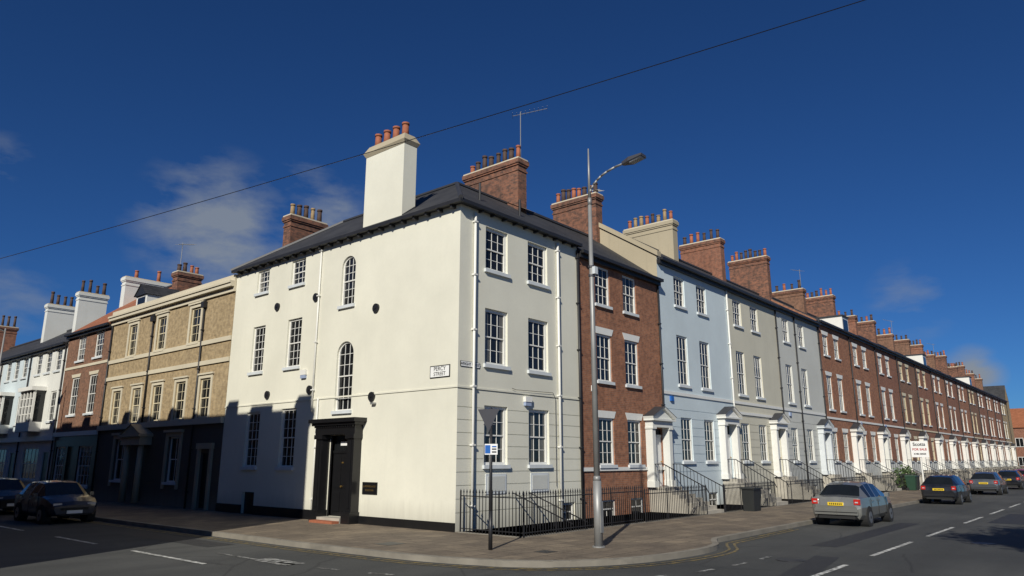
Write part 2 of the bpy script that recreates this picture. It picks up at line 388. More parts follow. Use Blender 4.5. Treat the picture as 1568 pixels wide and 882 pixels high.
G=lambda u,z,d:(u,d,z)
def wheelie(x,y,mat):
    T=Thing('wheelie_bin'); B=T['bin']
    B.hexa([(x-.22,y-.25,.02),(x+.22,y-.25,.02),(x+.22,y+.25,.02),(x-.22,y+.25,.02),(x-.29,y-.33,.95),(x+.29,y-.33,.95),(x+.29,y+.33,.95),(x-.29,y+.33,.95)],mat)
    B.hexa([(x-.31,y-.36,.96),(x+.31,y-.36,.96),(x+.31,y+.36,.96),(x-.31,y+.36,.96),(x-.25,y-.3,1.04),(x+.25,y-.3,1.04),(x+.25,y+.3,1.07),(x-.25,y+.3,1.07)],mat)
    B.bar((x-.3,y+.38,.92),(x+.3,y+.38,.92),.02,mat,8)
    for s in (-1,1): B.bar((x+s*.2,y+.25,.1),(x+s*.27,y+.25,.1),.1,'tyre',14)
    T.done()
# ================================================================== CORNER HOUSE
T=Thing('corner_house'); E=10.45
gro=[.55,.95,1.35,1.75,2.15,2.55,2.95,3.35,3.75,4.32]
hR=[]
for uc in (1.83,4.12):
    for z0,z1 in ((8.45,9.98),(5.2,7.1),(1.95,3.85)): hR.append((uc-.58,uc+.58,z0,z1))
base=(5.3,6.2,-.05,.62)
wall(T['walls'],FR,0,6.66,-.3,E,hR+[base],'stucco_cream',.15,gro)
for i,h in enumerate(hR):
    window(T,FR,h,.15,3,(2,2),fw=.105,gl=['glass_dark','glass_net','glass_net','glass_dark','glass_dark','glass_net'][i])
window(T,FR,base,.15,2,(1,1),gl='glass_dark')
for uc in (1.83,4.12): 
    T['panels'].box(FR,uc-.5,uc+.5,1.05,1.68,0,.025,'sill_paint'); T['panels'].box(FR,uc-.42,uc+.42,1.13,1.6,.025,.035,'stucco_grey')
hL=[(11.56,12.5,9.2,10.22),(8.86,9.86,9.15,10.22),(11.54,12.5,5.74,7.72),(8.84,9.84,5.74,7.72),(11.42,12.46,1.84,4.06),(8.8,9.84,1.84,4.1)]
ar=[(5.52,6.36,7.8,9.74),(5.38,6.38,3.86,6.42)]
door=(5.2,6.35,.18,3.0)
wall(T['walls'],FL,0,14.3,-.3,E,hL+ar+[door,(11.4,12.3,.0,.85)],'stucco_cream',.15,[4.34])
for h in hL: window(T,FL,h,.15,3,(2,2) if h[3]-h[2]<1.3 else (3,3),fw=.08)
for h in ar: window(T,FL,h,.15,3,(3,3),fw=.065,arch=True,wallmat='stucco_cream',gl='glass_dark')
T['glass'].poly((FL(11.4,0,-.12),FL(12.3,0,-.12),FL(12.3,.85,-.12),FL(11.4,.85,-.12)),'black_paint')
T['plinth'].box(FL,0.0,4.6,-.14,.26,.002,.04,'black_paint'); T['plinth'].box(FL,6.95,11.4,-.14,.34,.002,.04,'black_paint'); T['plinth'].box(FL,12.3,14.3,-.14,.34,.002,.04,'black_paint')
T['string_course'].box(FL,-.03,14.3,4.345,4.40,0,.03,'stucco_cream'); T['string_course'].box(FR,0.001,6.66,4.345,4.40,0,.03,'stucco_cream')
P=T['door_surround']
for c in (4.85,6.7):
    P.box(FL,c-.24,c+.24,-.1,.38,.0,.42,'black_paint'); P.box(FL,c-.19,c+.19,.38,2.95,.002,.34,'black_paint')
    P.box(FL,c-.08,c+.08,.5,2.8,.34,.37,'black_paint'); P.box(FL,c-.24,c+.24,2.85,3.0,.004,.4,'black_paint')
P.box(FL,4.62,6.93,3.0,3.32,.002,.36,'black_paint'); P.box(FL,4.5,7.05,3.32,3.42,.003,.46,'black_paint'); P.box(FL,4.42,7.13,3.42,3.56,.002,.56,'black_paint')
for k in range(18): P.box(FL,4.66+k*.13,4.72+k*.13,3.25,3.319,.36,.42,'black_paint')
P.box(FL,5.12,5.2,.1,2.99,-.13,.02,'black_paint'); P.box(FL,6.35,6.43,.1,2.99,-.13,.02,'black_paint')
D=T['door']; D.box(FL,5.2,6.35,.18,2.35,-.13,-.08,'black_paint'); D.box(FL,5.2,6.35,2.35,2.45,-.13,-.05,'black_paint')
for i in (5.5,6.05):
    for z0,z1 in ((.35,1.0),(1.15,2.2)): D.box(FL,i-.2,i+.2,z0,z1,-.08,-.055,'black_paint')
T['glass'].poly((FL(5.2,2.45,-.1),FL(6.35,2.45,-.1),FL(6.35,3,-.1),FL(5.2,3,-.1)),'glass_dark')
D.bar(FL(5.75,1.2,-.06),FL(5.75,1.2,0),.035,'brass',8); D.box(FL,5.7,5.8,2.0,2.05,-.055,-.04,'brass'); D.box(FL,5.55,5.95,2.62,2.76,-.1,-.07,'plate_white')
T['steps'].box(FL,5.12,6.43,-.1,.17,-.13,.45,'step_stone'); T['steps'].box(FL,5.12,6.43,-.1,.08,.45,.75,'pot_terracotta')
for t,z in ((4.17,7.45),(4.19,4.28),(10.7,8.39),(10.95,4.72),(7.95,8.4),(7.98,4.75)):
    T['tie_plates'].bar(FL(t,z,0),FL(t,z,.07),.165,'iron_black',20); T['tie_plates'].bar(FL(t,z,.07),FL(t,z,.1),.045,'iron_black',8)
T['alarm_box'].box(FL,8.25,8.6,5.35,5.55,0,.1,'white_paint'); T['alarm_box'].box(FL,8.27,8.58,5.22,5.35,0,.09,'bell_lilac')
T['alarm_box'].box(FR,3.25,3.6,4.08,4.26,0,.12,'white_paint'); T['alarm_box'].box(FR,3.27,3.58,3.95,4.08,0,.1,'bell_lilac')
T['alarm_box'].box(FL,3.95,4.15,4.0,4.06,0,.12,'galv_steel'); 
T['plaque'].box(FL,3.7,4.48,.98,1.38,0,.03,'black_paint'); text('J. HOWELL & CO',.085,FL,4.09,1.24,.034,'brass',T.e); text('SOLICITORS',.08,FL,4.09,1.11,.034,'brass',T.e)
S=T['street_name']; S.box(FL,.34,1.26,4.70,5.10,0,.02,'black_paint'); S.box(FL,.37,1.23,4.73,5.07,.02,.026,'plate_white')
text('PERCY',.19,FL,.8,4.985,.03,'black_paint',T.e); text('STREET',.17,FL,.8,4.82,.03,'black_paint',T.e)
S.box(FR,.1,1.0,5.02,5.2,.0,.02,'black_paint'); S.box(FR,.12,.98,5.035,5.185,.02,.026,'plate_white'); text('WRIGHT STREET',.125,FR,.55,5.11,.03,'black_paint',T.e)
downpipe(T,FR,.66,-.1,10.3,'white_paint'); downpipe(T,FR,5.28,-.1,10.3,'white_paint',.05); downpipe(T,FL,7.72,3.9,10.3,'white_paint',.035,.05)
downpipe(T,FL,7.35,-.1,4.4,'white_paint',.03,.05)
downpipe(T,FR,6.6,-.1,10.3,'gutter_dark',.05)
cb=T['cables']; pts=[(2.6,4.5),(2.8,4.46),(4.9,4.5),(5.05,4.3),(5.05,1.2)]
for p,q in zip(pts,pts[1:]): cb.bar(FR(p[0],p[1],.045),FR(q[0],q[1],.045),.009,'gutter_dark',5)
T['gutter'].box(FL,-.28,14.35,10.42,10.54,.17,.29,'gutter_dark'); T['gutter'].box(FR,-.17,6.66,10.42,10.54,.17,.29,'gutter_dark')
T['gutter'].box(FL,-.16,14.3,E,10.5,-.1,.169,'gutter_dark'); T['gutter'].box(FR,.1,6.66,E,10.499,-.1,.168,'gutter_dark')
k=.25
while k<14.2: T['eaves_brackets'].box(FL,k-.04,k+.04,10.33,10.449,.0,.22,'gutter_dark'); k+=.62
k=.9
while k<6.5: T['eaves_brackets'].box(FR,k-.035,k+.035,10.36,10.449,.0,.2,'gutter_dark'); k+=.6
rz=13.05; o=-.27; e=10.53
Rf=T['roof']
Rf.poly(((o,o,e),(6.66,o,e),(6.66,3.5,rz),(3.3,3.5,rz)),'slate')
Rf.poly(((o,o,e),(3.3,3.5,rz),(3.3,11,rz),(o,14.4,e)),'slate'); Rf.poly(((o,14.4,e),(3.3,11,rz),(6.66,14.4,e)),'slate')
Rf.poly(((3.3,11,rz),(3.3,3.5,rz),(6.66,7,e),(6.66,14.4,e)),'slate'); Rf.poly(((3.3,3.5,rz),(6.66,3.5,rz),(6.66,7,e)),'slate')
for p,q in (((o,o,e),(3.3,3.5,rz)),((3.3,3.5,rz),(3.3,11,rz)),((3.3,11,rz),(o,14.4,e)),((3.3,3.5,rz),(6.66,3.5,rz))):
    Rf.bar(Vector(p)+Vector((0,0,.02)),Vector(q)+Vector((0,0,.02)),.09,'lead',6)
T['walls'].poly(((6.655,0,-.2),(6.655,0,E),(6.655,14.3,E),(6.655,14.3,-.2)),'brick_brown'); T['walls'].poly(((0.01,14.295,-.2),(0.01,14.295,E),(6.65,14.295,E),(6.65,14.295,-.2)),'stucco_cream')
C=T['chimney']
C.box(G,.0,.62,10.5,13.55,2.98,5.2,'stucco_cream')
C.hexa([(-.01,2.97,13.55),(.63,2.97,13.55),(.63,5.21,13.55),(-.01,5.21,13.55),(-.09,2.89,13.7),(.71,2.89,13.7),(.71,5.29,13.7),(-.09,5.29,13.7)],'render_old')
C.hexa([(-.09,2.89,13.701),(.71,2.89,13.701),(.71,5.29,13.701),(-.09,5.29,13.701),(.06,3.05,14.0),(.56,3.05,14.0),(.56,5.13,14.0),(.06,5.13,14.0)],'render_old')
C.box(G,-.09,.70,10.42,10.56,2.9,5.3,'lead')
C.poly(((.64,2.975,11.25),(.0,2.975,10.75),(.0,2.975,10.55),(.64,2.975,10.55)),'lead')
for i in range(4): pot(C,.3,3.3+i*.53,13.97,.58,'pot_terracotta',.14)
stack(T,6.35,6.92,2.8,6.05,11.2,15.05,'brick_stack',8,'y',('pot_dark','pot_dark','pot_terracotta'),.62)
stack(T,2.2,4.2,13.75,14.35,11,13.8,'brick_stack',5,'x',('pot_dark','pot_buff'),.7)
aerial(T,6.7,2.95,15,2.4,1.2,-.9)
T['chimney'].poly(((6.3,3.4,13.1),(6.3,2.2,12.45),(6.9,2.2,12.47),(6.9,3.4,13.12)),'render_old')
for u in (2.1,4.4): 
    T['vent_pipe'].bar((u+.0,1.1,11.2),(u,1.1,12.1),.05,'gutter_dark',8)
T.done()

def rhouse(name,u0,u1,mat,eave,rz,rd,wins,dooruc,trim='white_paint',zf=1.0,zt=3.85,lint=(),stackmat='brick_stack',stz=15.4,npot=8,potm=('pot_terracotta','pot_dark','pot_dark'),
           bars=True,doormat='door_white',string=None,shellmat=None,lowmat=None,rail=True,porchmat='white_paint',framemat='white_paint',pipe='gutter_dark',sp=.13,stk=True,rows=(2,2),bw=1.1):
    T=Thing(name); H=[]
    for uc in wins[0]:
        for z0,z1 in wins[1]: H.append((uc-bw/2,uc+bw/2,z0,z1))
    dh=(dooruc-.575,dooruc+.575,zf,zt-.4)
    Bs=[(uc-.5,uc+.5,-.08,.6) for uc in wins[0]]
    zl=zf+.75 if lowmat else -.3
    if lowmat: wall(T['walls'],FR,u0,u1,-.3,zl,Bs+[dh],lowmat,.12)
    wall(T['walls'],FR,u0,u1,zl,eave,H+[dh]+([] if lowmat else Bs),mat,.12,(1.6,2.0,2.4,2.8,3.2,3.6,4.0,4.4) if (mat.startswith('stucco') and u0<40) else ())
    for h in H:
        window(T,FR,h,.12,3,rows,fw=.08,bars=bars,fr=framemat)
        if h[2] in lint: lintel(T,FR,h,trim)
    for h in Bs: window(T,FR,h,.12,2,(1,1),fw=.06,bars=bars,sill=False,gl='glass_dark')
    porch(T,FR,dooruc,zf,zt,mat=porchmat,door=doormat)
    steps(T,dooruc,1.5,zf)
    if string: 
        for s in string: T['string_course'].box(FR,u0+.002,u1-.002,s,s+.14,0,.05,trim)
    if u0<75 and random.random()<.6:
        bx=random.uniform(u0+.5,u0+1); T['alarm_box'].box(FR,bx,bx+.26,4.75,4.97,.0,.09,random.choice(['plate_white','sign_blue','bell_lilac']))
    shell(T,FR,u0,u1,eave,rz,rd,8,shellmat or mat)
    gable_roof(T,FR,u0+.005,u1-.005,eave,rz,rd,8)
    if stk: stack(T,u1-.28,u1+.28,2.9+random.uniform(-.1,.3),6.2-random.uniform(0,.4),eave,stz,stackmat,npot,'y',potm,.65)
    downpipe(T,FR,u1-.12,0,eave-.3,pipe,.045)
    if rail:
        railing(T['railings'],(u0+.1,-2.6,-.1),(dooruc-.8,-2.6,-.1),1.2,sp)
        railing(T['railings'],(dooruc+.8,-2.6,-.1),(u1+.05,-2.6,-.1),1.2,sp)
    return T
F12=((8.35,9.98),(5.2,7.12),(1.92,3.75))
T=rhouse('brick_house',6.67,13.17,'brick_orange',E,13.05,3.5,((8.45,10.6),F12),12.35,lint=(5.2,1.92),stz=15.4,string=(1.7,),stackmat='brick_stack',porchmat='stucco_white')
aerial(T,13.3,3.4,14.2,1.6,.9,.3)
T.done()
F3=((9.4,10.86),(5.57,7.95),(2.05,4.05))
T=rhouse('pale_blue_house',13.18,20.8,'stucco_blue',11.55,14.1,3.9,((15.3,17.7),F3),19.6,zf=1.2,zt=4.25,string=(5.05,),shellmat='render_old',stackmat='render_old',stz=15.9,potm=('pot_terracotta','pot_buff','pot_dark'),pipe='white_paint')
T['roof_verge'].hexa([(13.1,-.1,11.5),(13.45,-.1,11.5),(13.45,3.9,14.1),(13.1,3.9,14.1),(13.1,-.1,11.75),(13.45,-.1,11.75),(13.45,3.9,14.35),(13.1,3.9,14.35)],'render_old')
T.done()
T=Thing('planter_box'); T['box'].hexa([(14.65,-3.25,0),(15.35,-3.25,0),(15.35,-2.78,0),(14.65,-2.78,0),(14.6,-3.3,.9),(15.4,-3.3,.9),(15.4,-2.75,.9),(14.6,-2.75,.9)],'plastic_bin'); T['box'].box(G,14.55,15.45,.9,.97,-3.35,-2.7,'plastic_bin'); T.done()
T=rhouse('cream_house',20.81,27.9,'stucco_buff',11.55,14.1,3.9,((22.1,24.5),F3),26.5,zf=1.2,zt=4.25,string=(5.05,4.5),stackmat='brick_red',stz=16.5,npot=6)
T.done()
T=rhouse('grey_house',27.91,35.8,'stucco_grey',11.6,14.1,3.9,((29.5,32.3),F3),34.7,zf=1.2,zt=4.25,string=(5.05,),stackmat='brick_stack',stz=17.0,npot=8,porchmat='sill_paint')
downpipe(T,FR,31,0,11.3,'gutter_dark'); T.done()
u=35.81
bm_=['brick_orange','brick_orange','brick_red','brick_brown','brick_red','brick_orange','brick_red','brick_orange','brick_brown','brick_red','brick_orange','brick_red','brick_buff']
for i in range(13):
    w=7.28
    fr='cream_paint' if i in (3,4,8) else 'white_paint'
    T=rhouse('terraced_house',u,u+w-.01,bm_[i],11.85,14.3,3.9,((u+1.5,u+4.0),F3),u+6.2,trim=fr,zf=1.2,zt=4.25,lint=(5.57,2.05,9.4),stackmat=random.choice(['brick_red','brick_stack','brick_brown']),
        stz=16.2+random.uniform(-.5,.4),npot=random.choice([5,6,7,8]),string=(4.9,),bars=i<5,framemat=fr,sp=.2 if i<5 else .35,doormat=random.choice(['door_white','door_green','door_red','black_paint']),lowmat='stucco_white',bw=1.15,rows=(2,2))
    if i in (1,5,9):
        T['dormer'].box(G,u+2.2,u+3.8,12.2,13.6,.9,3.2,'white_paint'); T['dormer'].box(G,u+2.1,u+3.9,13.6,13.7,.8,3.3,'lead')
        T['glass'].poly(((u+2.35,.89,12.5),(u+3.65,.89,12.5),(u+3.65,.89,13.4),(u+2.35,.89,13.4)),'glass_dark')
    if i in (0,4,7): aerial(T,u+7,3.1,16,1.4,.8,random.random()*3)
    T.done(); u+=w
wheelie(43.6,-3.1,'bin_green'); wheelie(44.4,-3.1,'plastic_bin'); wheelie(52.5,-3.1,'plastic_bin')
def simple_house(name,x0,x1,y0,y1,eave,rz,mat,roofm,nwin=4):
    T=Thing(name); T['walls'].box(G,x0,x1,-.2,eave,y0,y1,mat)
    T['roof'].poly(((x0-.3,y0,eave-.1),(x0-.3,y1,eave-.1),((x0+x1)/2,y1,rz),((x0+x1)/2,y0,rz)),roofm)
    T['roof'].poly(((x1+.3,y0,eave-.1),(x1+.3,y1,eave-.1),((x0+x1)/2,y1,rz),((x0+x1)/2,y0,rz)),roofm)
    for y in (y0+.001,y1-.001): T['walls'].poly(((x0,y,eave),(x1,y,eave),((x0+x1)/2,y,rz-.05)),mat)
    FF=lambda u,z,d:(x0-d,u,z)
    for k in range(nwin):
        yy=y0+(y1-y0)*(k+.5)/nwin
        for z in (1.1,4.8):
            T['glass'].box(FF,yy-.6,yy+.6,z,z+1.6,0,.02,'glass_dark')
            W=T['windows']; W.box(FF,yy-.68,yy-.6,z-.08,z+1.68,0,.06,'white_paint'); W.box(FF,yy+.6,yy+.68,z-.08,z+1.68,0,.06,'white_paint')
            W.box(FF,yy-.6,yy+.6,z+1.6,z+1.68,0,.06,'white_paint'); W.box(FF,yy-.6,yy+.6,z-.08,z,0,.08,'white_paint'); W.box(FF,yy-.03,yy+.03,z,z+1.6,0,.05,'white_paint')
    return T
T=simple_house('end_of_road_house',162,172,-30,14,8.6,12.6,'brick_red','pantile',nwin=13)
stack(T,165,168,4,4.8,10,14,'brick_red',4,'x'); T.done()
T=simple_house('gabled_house',130.6,134.6,.0,8,11.9,14.6,'brick_buff','slate'); T.done()

# ================================================================== LEFT STREET
T=Thing('buff_brick_house'); u0,u1=14.31,27.9
H2=[(c-.5,c+.5,7.62,9.35) for c in (17.9,21.5,24.95)]; H1=[(c-.5,c+.5,4.0,5.8) for c in (16.3,18.7,21.2,23.6,26.1)]
HG=[(18.2,19.4,1.1,3.2),(24.2,25.5,1.1,3.2)]; DG=[(15.2,16.1,.05,2.4),(21.75,22.85,.15,2.7)]
wall(T['walls'],FL,u0,u1,3.77,9.75,H2+H1,'brick_buff',.12); wall(T['walls'],FL,u0,u1,-.3,3.77,HG+DG,'dark_stone',.18,(.6,1.1,1.6,2.1,2.6,3.1))
for h in H2+H1:
    window(T,FL,h,.12,2,(2,2),fw=.08,fr='cream_paint',sillmat='stone_trim')
    S=T['window_surrounds']; S.box(FL,h[0]-.16,h[0],h[2],h[3]+.16,0,.04,'stone_trim'); S.box(FL,h[1],h[1]+.16,h[2],h[3]+.16,0,.04,'stone_trim'); S.box(FL,h[0],h[1],h[3],h[3]+.16,0,.038,'stone_trim')
    S.box(FL,h[0]-.24,h[1]+.24,h[3]+.16,h[3]+.24,0,.1,'stone_trim')
for h in HG:
    window(T,FL,h,.18,2,(1,1),fw=.08)
    S.box(FL,h[0]-.22,h[0],h[2]-.3,h[3]+.2,0,.06,'render_old'); S.box(FL,h[1],h[1]+.22,h[2]-.3,h[3]+.2,0,.06,'render_old'); S.box(FL,h[0],h[1],h[3],h[3]+.2,0,.058,'render_old'); S.box(FL,h[0]-.3,h[1]+.3,h[3]+.2,h[3]+.32,0,.16,'render_old')
for h in DG: T['door'].box(FL,h[0],h[1],h[2],h[3],-.18,-.12,'black_paint')
for c in (21.55,23.05): T['door_surround'].bar(FL(c,.1,.35),FL(c,2.85,.35),.16,'render_old',14,.13,True)
T['door_surround'].box(FL,21.2,23.4,2.85,3.25,.0,.6,'render_old'); T['door_surround'].box(FL,21.1,23.5,3.25,3.36,.0,.72,'render_old')
T['door_surround'].poly((FL(21.1,3.37,.6),FL(23.5,3.37,.6),FL(22.3,3.85,.6)),'render_old'); 
for s in (21.1,23.5): T['door_surround'].poly((FL(s,3.37,.66),FL(22.3,3.88,.66),FL(22.3,3.88,0),FL(s,3.37,0)),'render_old')
for h in DG[:1]: T['door_surround'].box(FL,h[0]-.2,h[0],0,2.6,0,.1,'render_old'); T['door_surround'].box(FL,h[1],h[1]+.2,0,2.6,0,.1,'render_old'); T['door_surround'].box(FL,h[0]-.25,h[1]+.25,2.6,2.85,0,.14,'render_old')
Bd=T['string_course']
for z,h,p in ((7.38,.2,.07),(6.42,.2,.07),(3.7,.26,.16),(9.62,.22,.1),(9.84,.16,.28),(10.0,.1,.34)): Bd.box(FL,u0+.003,u1-.003,z,z+h,0,p,'stone_trim')
T['walls'].box(FL,u0,u1,10.1,10.4,-.3,.1,'stone_trim')
downpipe(T,FL,17.0,-.1,9.6,'gutter_dark'); downpipe(T,FL,22.45,3.9,9.6,'gutter_dark'); downpipe(T,FL,27.75,-.1,9.6,'gutter_dark')
for c in (17,22.45): T['downpipe'].box(FL,c-.14,c+.14,9.2,9.5,.02,.2,'gutter_dark')
shell(T,FL,u0,u1,9.9,12.3,4,8.5,'brick_buff')
Rr=T['roof']; Rr.poly((FL(u0,10.0,-.1),FL(u1,10.0,-.1),FL(u1,12.3,-4),FL(u0,12.3,-4)),'slate'); Rr.poly((FL(u0,12.3,-4),FL(u1,12.3,-4),FL(u1,9.9,-8.5),FL(u0,9.9,-8.5)),'slate')
D=T['dormer']; D.box(FL,26.0,27.4,10.4,11.4,-2.6,-.9,'white_paint'); D.poly((FL(25.9,11.4,-.8),FL(27.5,11.4,-.8),FL(26.7,12.1,-.8)),'gutter_dark')
for s in (25.9,27.5): D.poly((FL(s,11.4,-.75),FL(26.7,12.1,-.75),FL(26.7,12.1,-3),FL(s,11.4,-3)),'slate')
T['glass'].poly((FL(26.2,10.6,-.89),FL(27.2,10.6,-.89),FL(27.2,11.3,-.89),FL(26.2,11.3,-.89)),'glass_dark')
stack(T,3.2,4.7,27.5,28.2,11,13.5,'brick_stack',4,'x',('pot_dark','pot_terracotta'),.6)
stack(T,5.2,6.0,21.2,21.9,11,13.2,'brick_buff',2,'x',('pot_buff',),.5)
aerial(T,3.4,27.8,13.5,1.9,1,.4)
T.done()
T=Thing('shop_house'); u0,u1=27.91,34.6
H2=[(c-.6,c+.6,8.0,9.45) for c in (29.6,32.3)]; H1=[(c-.6,c+.6,4.75,7.0) for c in (29.8,32.5)]
wall(T['walls'],FL,u0,u1,3.6,9.8,H2+H1,'brick_brown',.12); wall(T['walls'],FL,u0,u1,-.3,3.6,[(28.6,30.6,.7,2.9),(31.4,32.3,.1,2.9),(32.6,34.2,.7,2.9)],'black_paint',.15)
for h in H2+H1: window(T,FL,h,.12,3,(2,2),fw=.09); lintel(T,FL,h,'stone_trim',.2)
window(T,FL,(28.6,30.6,.7,2.9),.15,4,(2,2),gl='glass_net'); window(T,FL,(32.6,34.2,.7,2.9),.15,4,(2,2),gl='glass_net'); T['door'].box(FL,31.4,32.3,.1,2.9,-.15,-.1,'door_green')
T['string_course'].box(FL,u0+.003,u1-.003,3.5,3.75,0,.15,'white_paint'); T['string_course'].box(FL,u0+.003,u1-.003,7.55,7.7,0,.04,'stone_trim')
shell(T,FL,u0,u1,9.9,12.9,3.8,8,'brick_brown'); gable_roof(T,FL,u0,u1,9.95,12.9,3.8,8,'pantile')
stack(T,2.8,5.8,34.3,34.9,10.5,14.2,'stucco_white',2,'x',('pot_terracotta',),.7); T.done()
u=34.61
for i in range(5):
    w=[6.4,6.4,7,7,8][i]; mt=['stucco_white','stucco_blue','stucco_white','brick_red','stucco_buff'][i]
    T=Thing('white_bay_house' if i<3 else 'terraced_house'); ev=9.5
    H=[(c-.5,c+.5,7.7,9.1) for c in (u+1.4,u+3.2,u+5)]+[(u+.9,u+1.9,4.5,6.4)]
    G0=[(u+.7,u+1.7,.1,2.6),(u+2.6,u+5.6,.9,2.9)]
    wall(T['walls'],FL,u,u+w-.01,-.3,ev,H+G0,mt,.12)
    for h in H: window(T,FL,h,.12,2,(2,2))
    window(T,FL,G0[1],.12,4,(1,1)); T['door'].box(FL,G0[0][0],G0[0][1],.1,2.6,-.12,-.06,'door_green')
    b0,b1=u+2.8,u+5.4
    B=T['bay_window']; B.box(FL,b0,b1,3.9,4.5,0,.7,'white_paint'); B.box(FL,b0-.1,b1+.1,6.5,6.75,0,.85,'white_paint'); B.box(FL,b0+.05,b1-.05,4.5,6.5,.0,.6,'glass_dark')
    for k in range(5):
        x=b0+.06+(b1-b0-.12)*k/4; B.box(FL,x-.06,x+.06,4.5,6.5,.55,.68,'white_paint')
    for z in (5.0,5.5,6.0): B.box(FL,b0+.1,b1-.1,z-.025,z+.025,.58,.64,'white_paint')
    T['string_course'].box(FL,u+.003,u+w-.013,3.3,3.6,0,.2,'white_paint')
    shell(T,FL,u,u+w-.01,ev,12,3.8,8,mt); gable_roof(T,FL,u,u+w-.01,ev,12,3.8,8)
    downpipe(T,FL,u+.15,0,9.3,'gutter_dark')
    if i in (0,1,3): stack(T,2.2,4.1,u+w-.35,u+w+.2,10,14.0,'stucco_white' if i<2 else 'brick_red',4,'x',('pot_dark','pot_dark'),.9)
    T.done(); u+=w
T=Thing('opposite_terrace'); 
T['walls'].box(G,-23,-13.2,-.2,12.7,1.6,75,'brick_brown')
T['roof'].box(G,-23.2,-13.0,12.7,13.05,1.4,75.2,'slate')
y=1.6
i=0
while y<74:
    T['walls'].box(G,-13.6,-13.05,13.05,13.05+[.55,.3,.6,.2][i%4],y,y+[.9,1.3,.8,1.6][(i*3)%4],'brick_brown')
    FF=lambda u,z,d:(-13.2+d,u,z)
    for z in (1.2,4.6,8.2): window(T,FF,(y+.2,y+1.3,z,z+1.9),-.01,2,(1,1),fw=.08)
    y+=2.7; i+=1
T.done()

# ================================================================== GROUND, ROAD, PAVEMENT
def sheet(name,pts,z,mat):
    me=bpy.data.meshes.new(name); bm=bmesh.new(); vs=[bm.verts.new((x,y,z)) for x,y in pts]; f=bm.faces.new(vs); bmesh.ops.triangulate(bm,faces=[f])
    bmesh.ops.recalc_face_normals(bm,faces=bm.faces)
    for f in bm.faces:
        if f.normal.z<0: f.normal_flip()
    bm.to_mesh(me); bm.free(); me.materials.append(MATS[mat]); o=bpy.data.objects.new(name,me); scene.collection.objects.link(o); return o
sheet('ground',[(-1500,-1500),(1500,-1500),(1500,1500),(-1500,1500)],-.13,'ground_mat')
sheet('road',[(-60,-30),(-60,-7.5),(-14.5,-7.5),(-11.4,-4),(-11.4,100),(-4.0,100),(-4.0,-6),(-2,-6.4),(161,-6.4),(161,-15.2),(-8,-15.2),(-8,-30)],-.122,'asphalt')
raw=[(-4.7,100),(-4.7,3),(-4.6,-1.5),(-4.35,-4.0),(-3.5,-6.0),(-1.9,-7.15),(.2,-7.6),(2.0,-7.55),(2.9,-7.0),(3.9,-6.6),(150,-6.6)]
def chaikin(p,n=2):
    for _ in range(n):
        q=[p[0]]
        for a,b in zip(p,p[1:]):
            q+=[(a[0]*.75+b[0]*.25,a[1]*.75+b[1]*.25),(a[0]*.25+b[0]*.75,a[1]*.25+b[1]*.75)]
        p=q+[p[-1]]
    return p
K=chaikin(raw)
def off(p,d):
    out=[]
    for i in range(len(p)):
        a=Vector(p[max(0,i-1)]);b=Vector(p[min(len(p)-1,i+1)]);t=(b-a).normalized(); n=Vector((t.y,-t.x)); out.append((p[i][0]+n.x*d,p[i][1]+n.y*d))
    return out
sheet('pavement',K+[(150,-2.5),(.12,-2.5),(.12,0.02),(-.0,0.02),(-.0,100)],0,'paving')
def resample(p,step):
    out=[];acc=0
    for a,b in zip(p,p[1:]):
        a=Vector(a);b=Vector(b);L=(b-a).length;t=acc
        while t<L: out.append(tuple(a.lerp(b,t/L))); t+=step
        acc=t-L
    return out
kb=MB(); KK=resample(K,.3); A=off(KK,.0);B=off(KK,-.16)
for i in range(len(KK)-1):
    z=.004+random.uniform(0,.003)
    kb.poly(((*A[i],z),(*A[i+1],z),(*B[i+1],z),(*B[i],z)),'kerb_stone'); kb.poly(((*A[i],z),(*A[i+1],z),(*A[i+1],-.13),(*A[i],-.13)),'kerb_stone')
kb.obj('kerb')
kb=MB(); kb.box(G,.12,150,-.129,.02,-2.62,-2.45,'kerb_stone'); kb.box(G,.0,.14,-.128,.019,-2.45,-.01,'kerb_stone'); kb.obj('railing_plinth')
sheet('basement_area',[(.14,-2.45),(150,-2.45),(150,0),(.14,0)],-.12,'area_floor')
def ribbon(mb,p,d0,d1,z,mat):
    a=off(p,d0);b=off(p,d1)
    for i in range(len(p)-1): mb.poly(((*a[i],z),(*a[i+1],z),(*b[i+1],z),(*b[i],z)),mat)
mk=MB()
Kn=[k for k in K if (k[1]<30 and k[0]<8.5)]
Kn=[(-4.7,40)]+Kn+[(9,-6.6)]
for d in (.22,.42): ribbon(mk,Kn,d,d+.07,-.1145,'line_yellow')
path=resample(chaikin([(-6.6,3.2),(-6.6,-.6),(-6.4,-3.4),(-5.4,-6.4),(-3,-8.6),(0,-9.0),(2.5,-8.9)]),.1)
i=0
while i+10<len(path):
    if i>35: ribbon(mk,path[i:i+7],0,.11,-.1145,'line_worn')
    i+=14
def rect(x0,x1,y0,y1,m='line_white'): mk.poly(((x0,y0,-.1145),(x1,y0,-.1145),(x1,y1,-.1145),(x0,y1,-.1145)),m)
x=3.2-12
while x<155:
    if x>-3: rect(x,x+4,-10.87,-10.75)
    x+=6
rect(-7.86,-7.74,0,3.7)
y=6
while y<90: rect(-7.86,-7.74,y,y+3); y+=6
rect(-6.8,-6.3,-1.6,-.2,'line_worn'); rect(-6.7,-6.6,-.195,1.6,'line_worn')
mk.obj('road_markings')
ir=MB()
for x,y,r in ((1.2,-9.6,.32),(-9,-3.2,.32),(8,-12.4,.3),(-6,-6.8,.25)): ir.bar((x,y,-.125),(x,y,-.110),r,'gutter_dark',20)
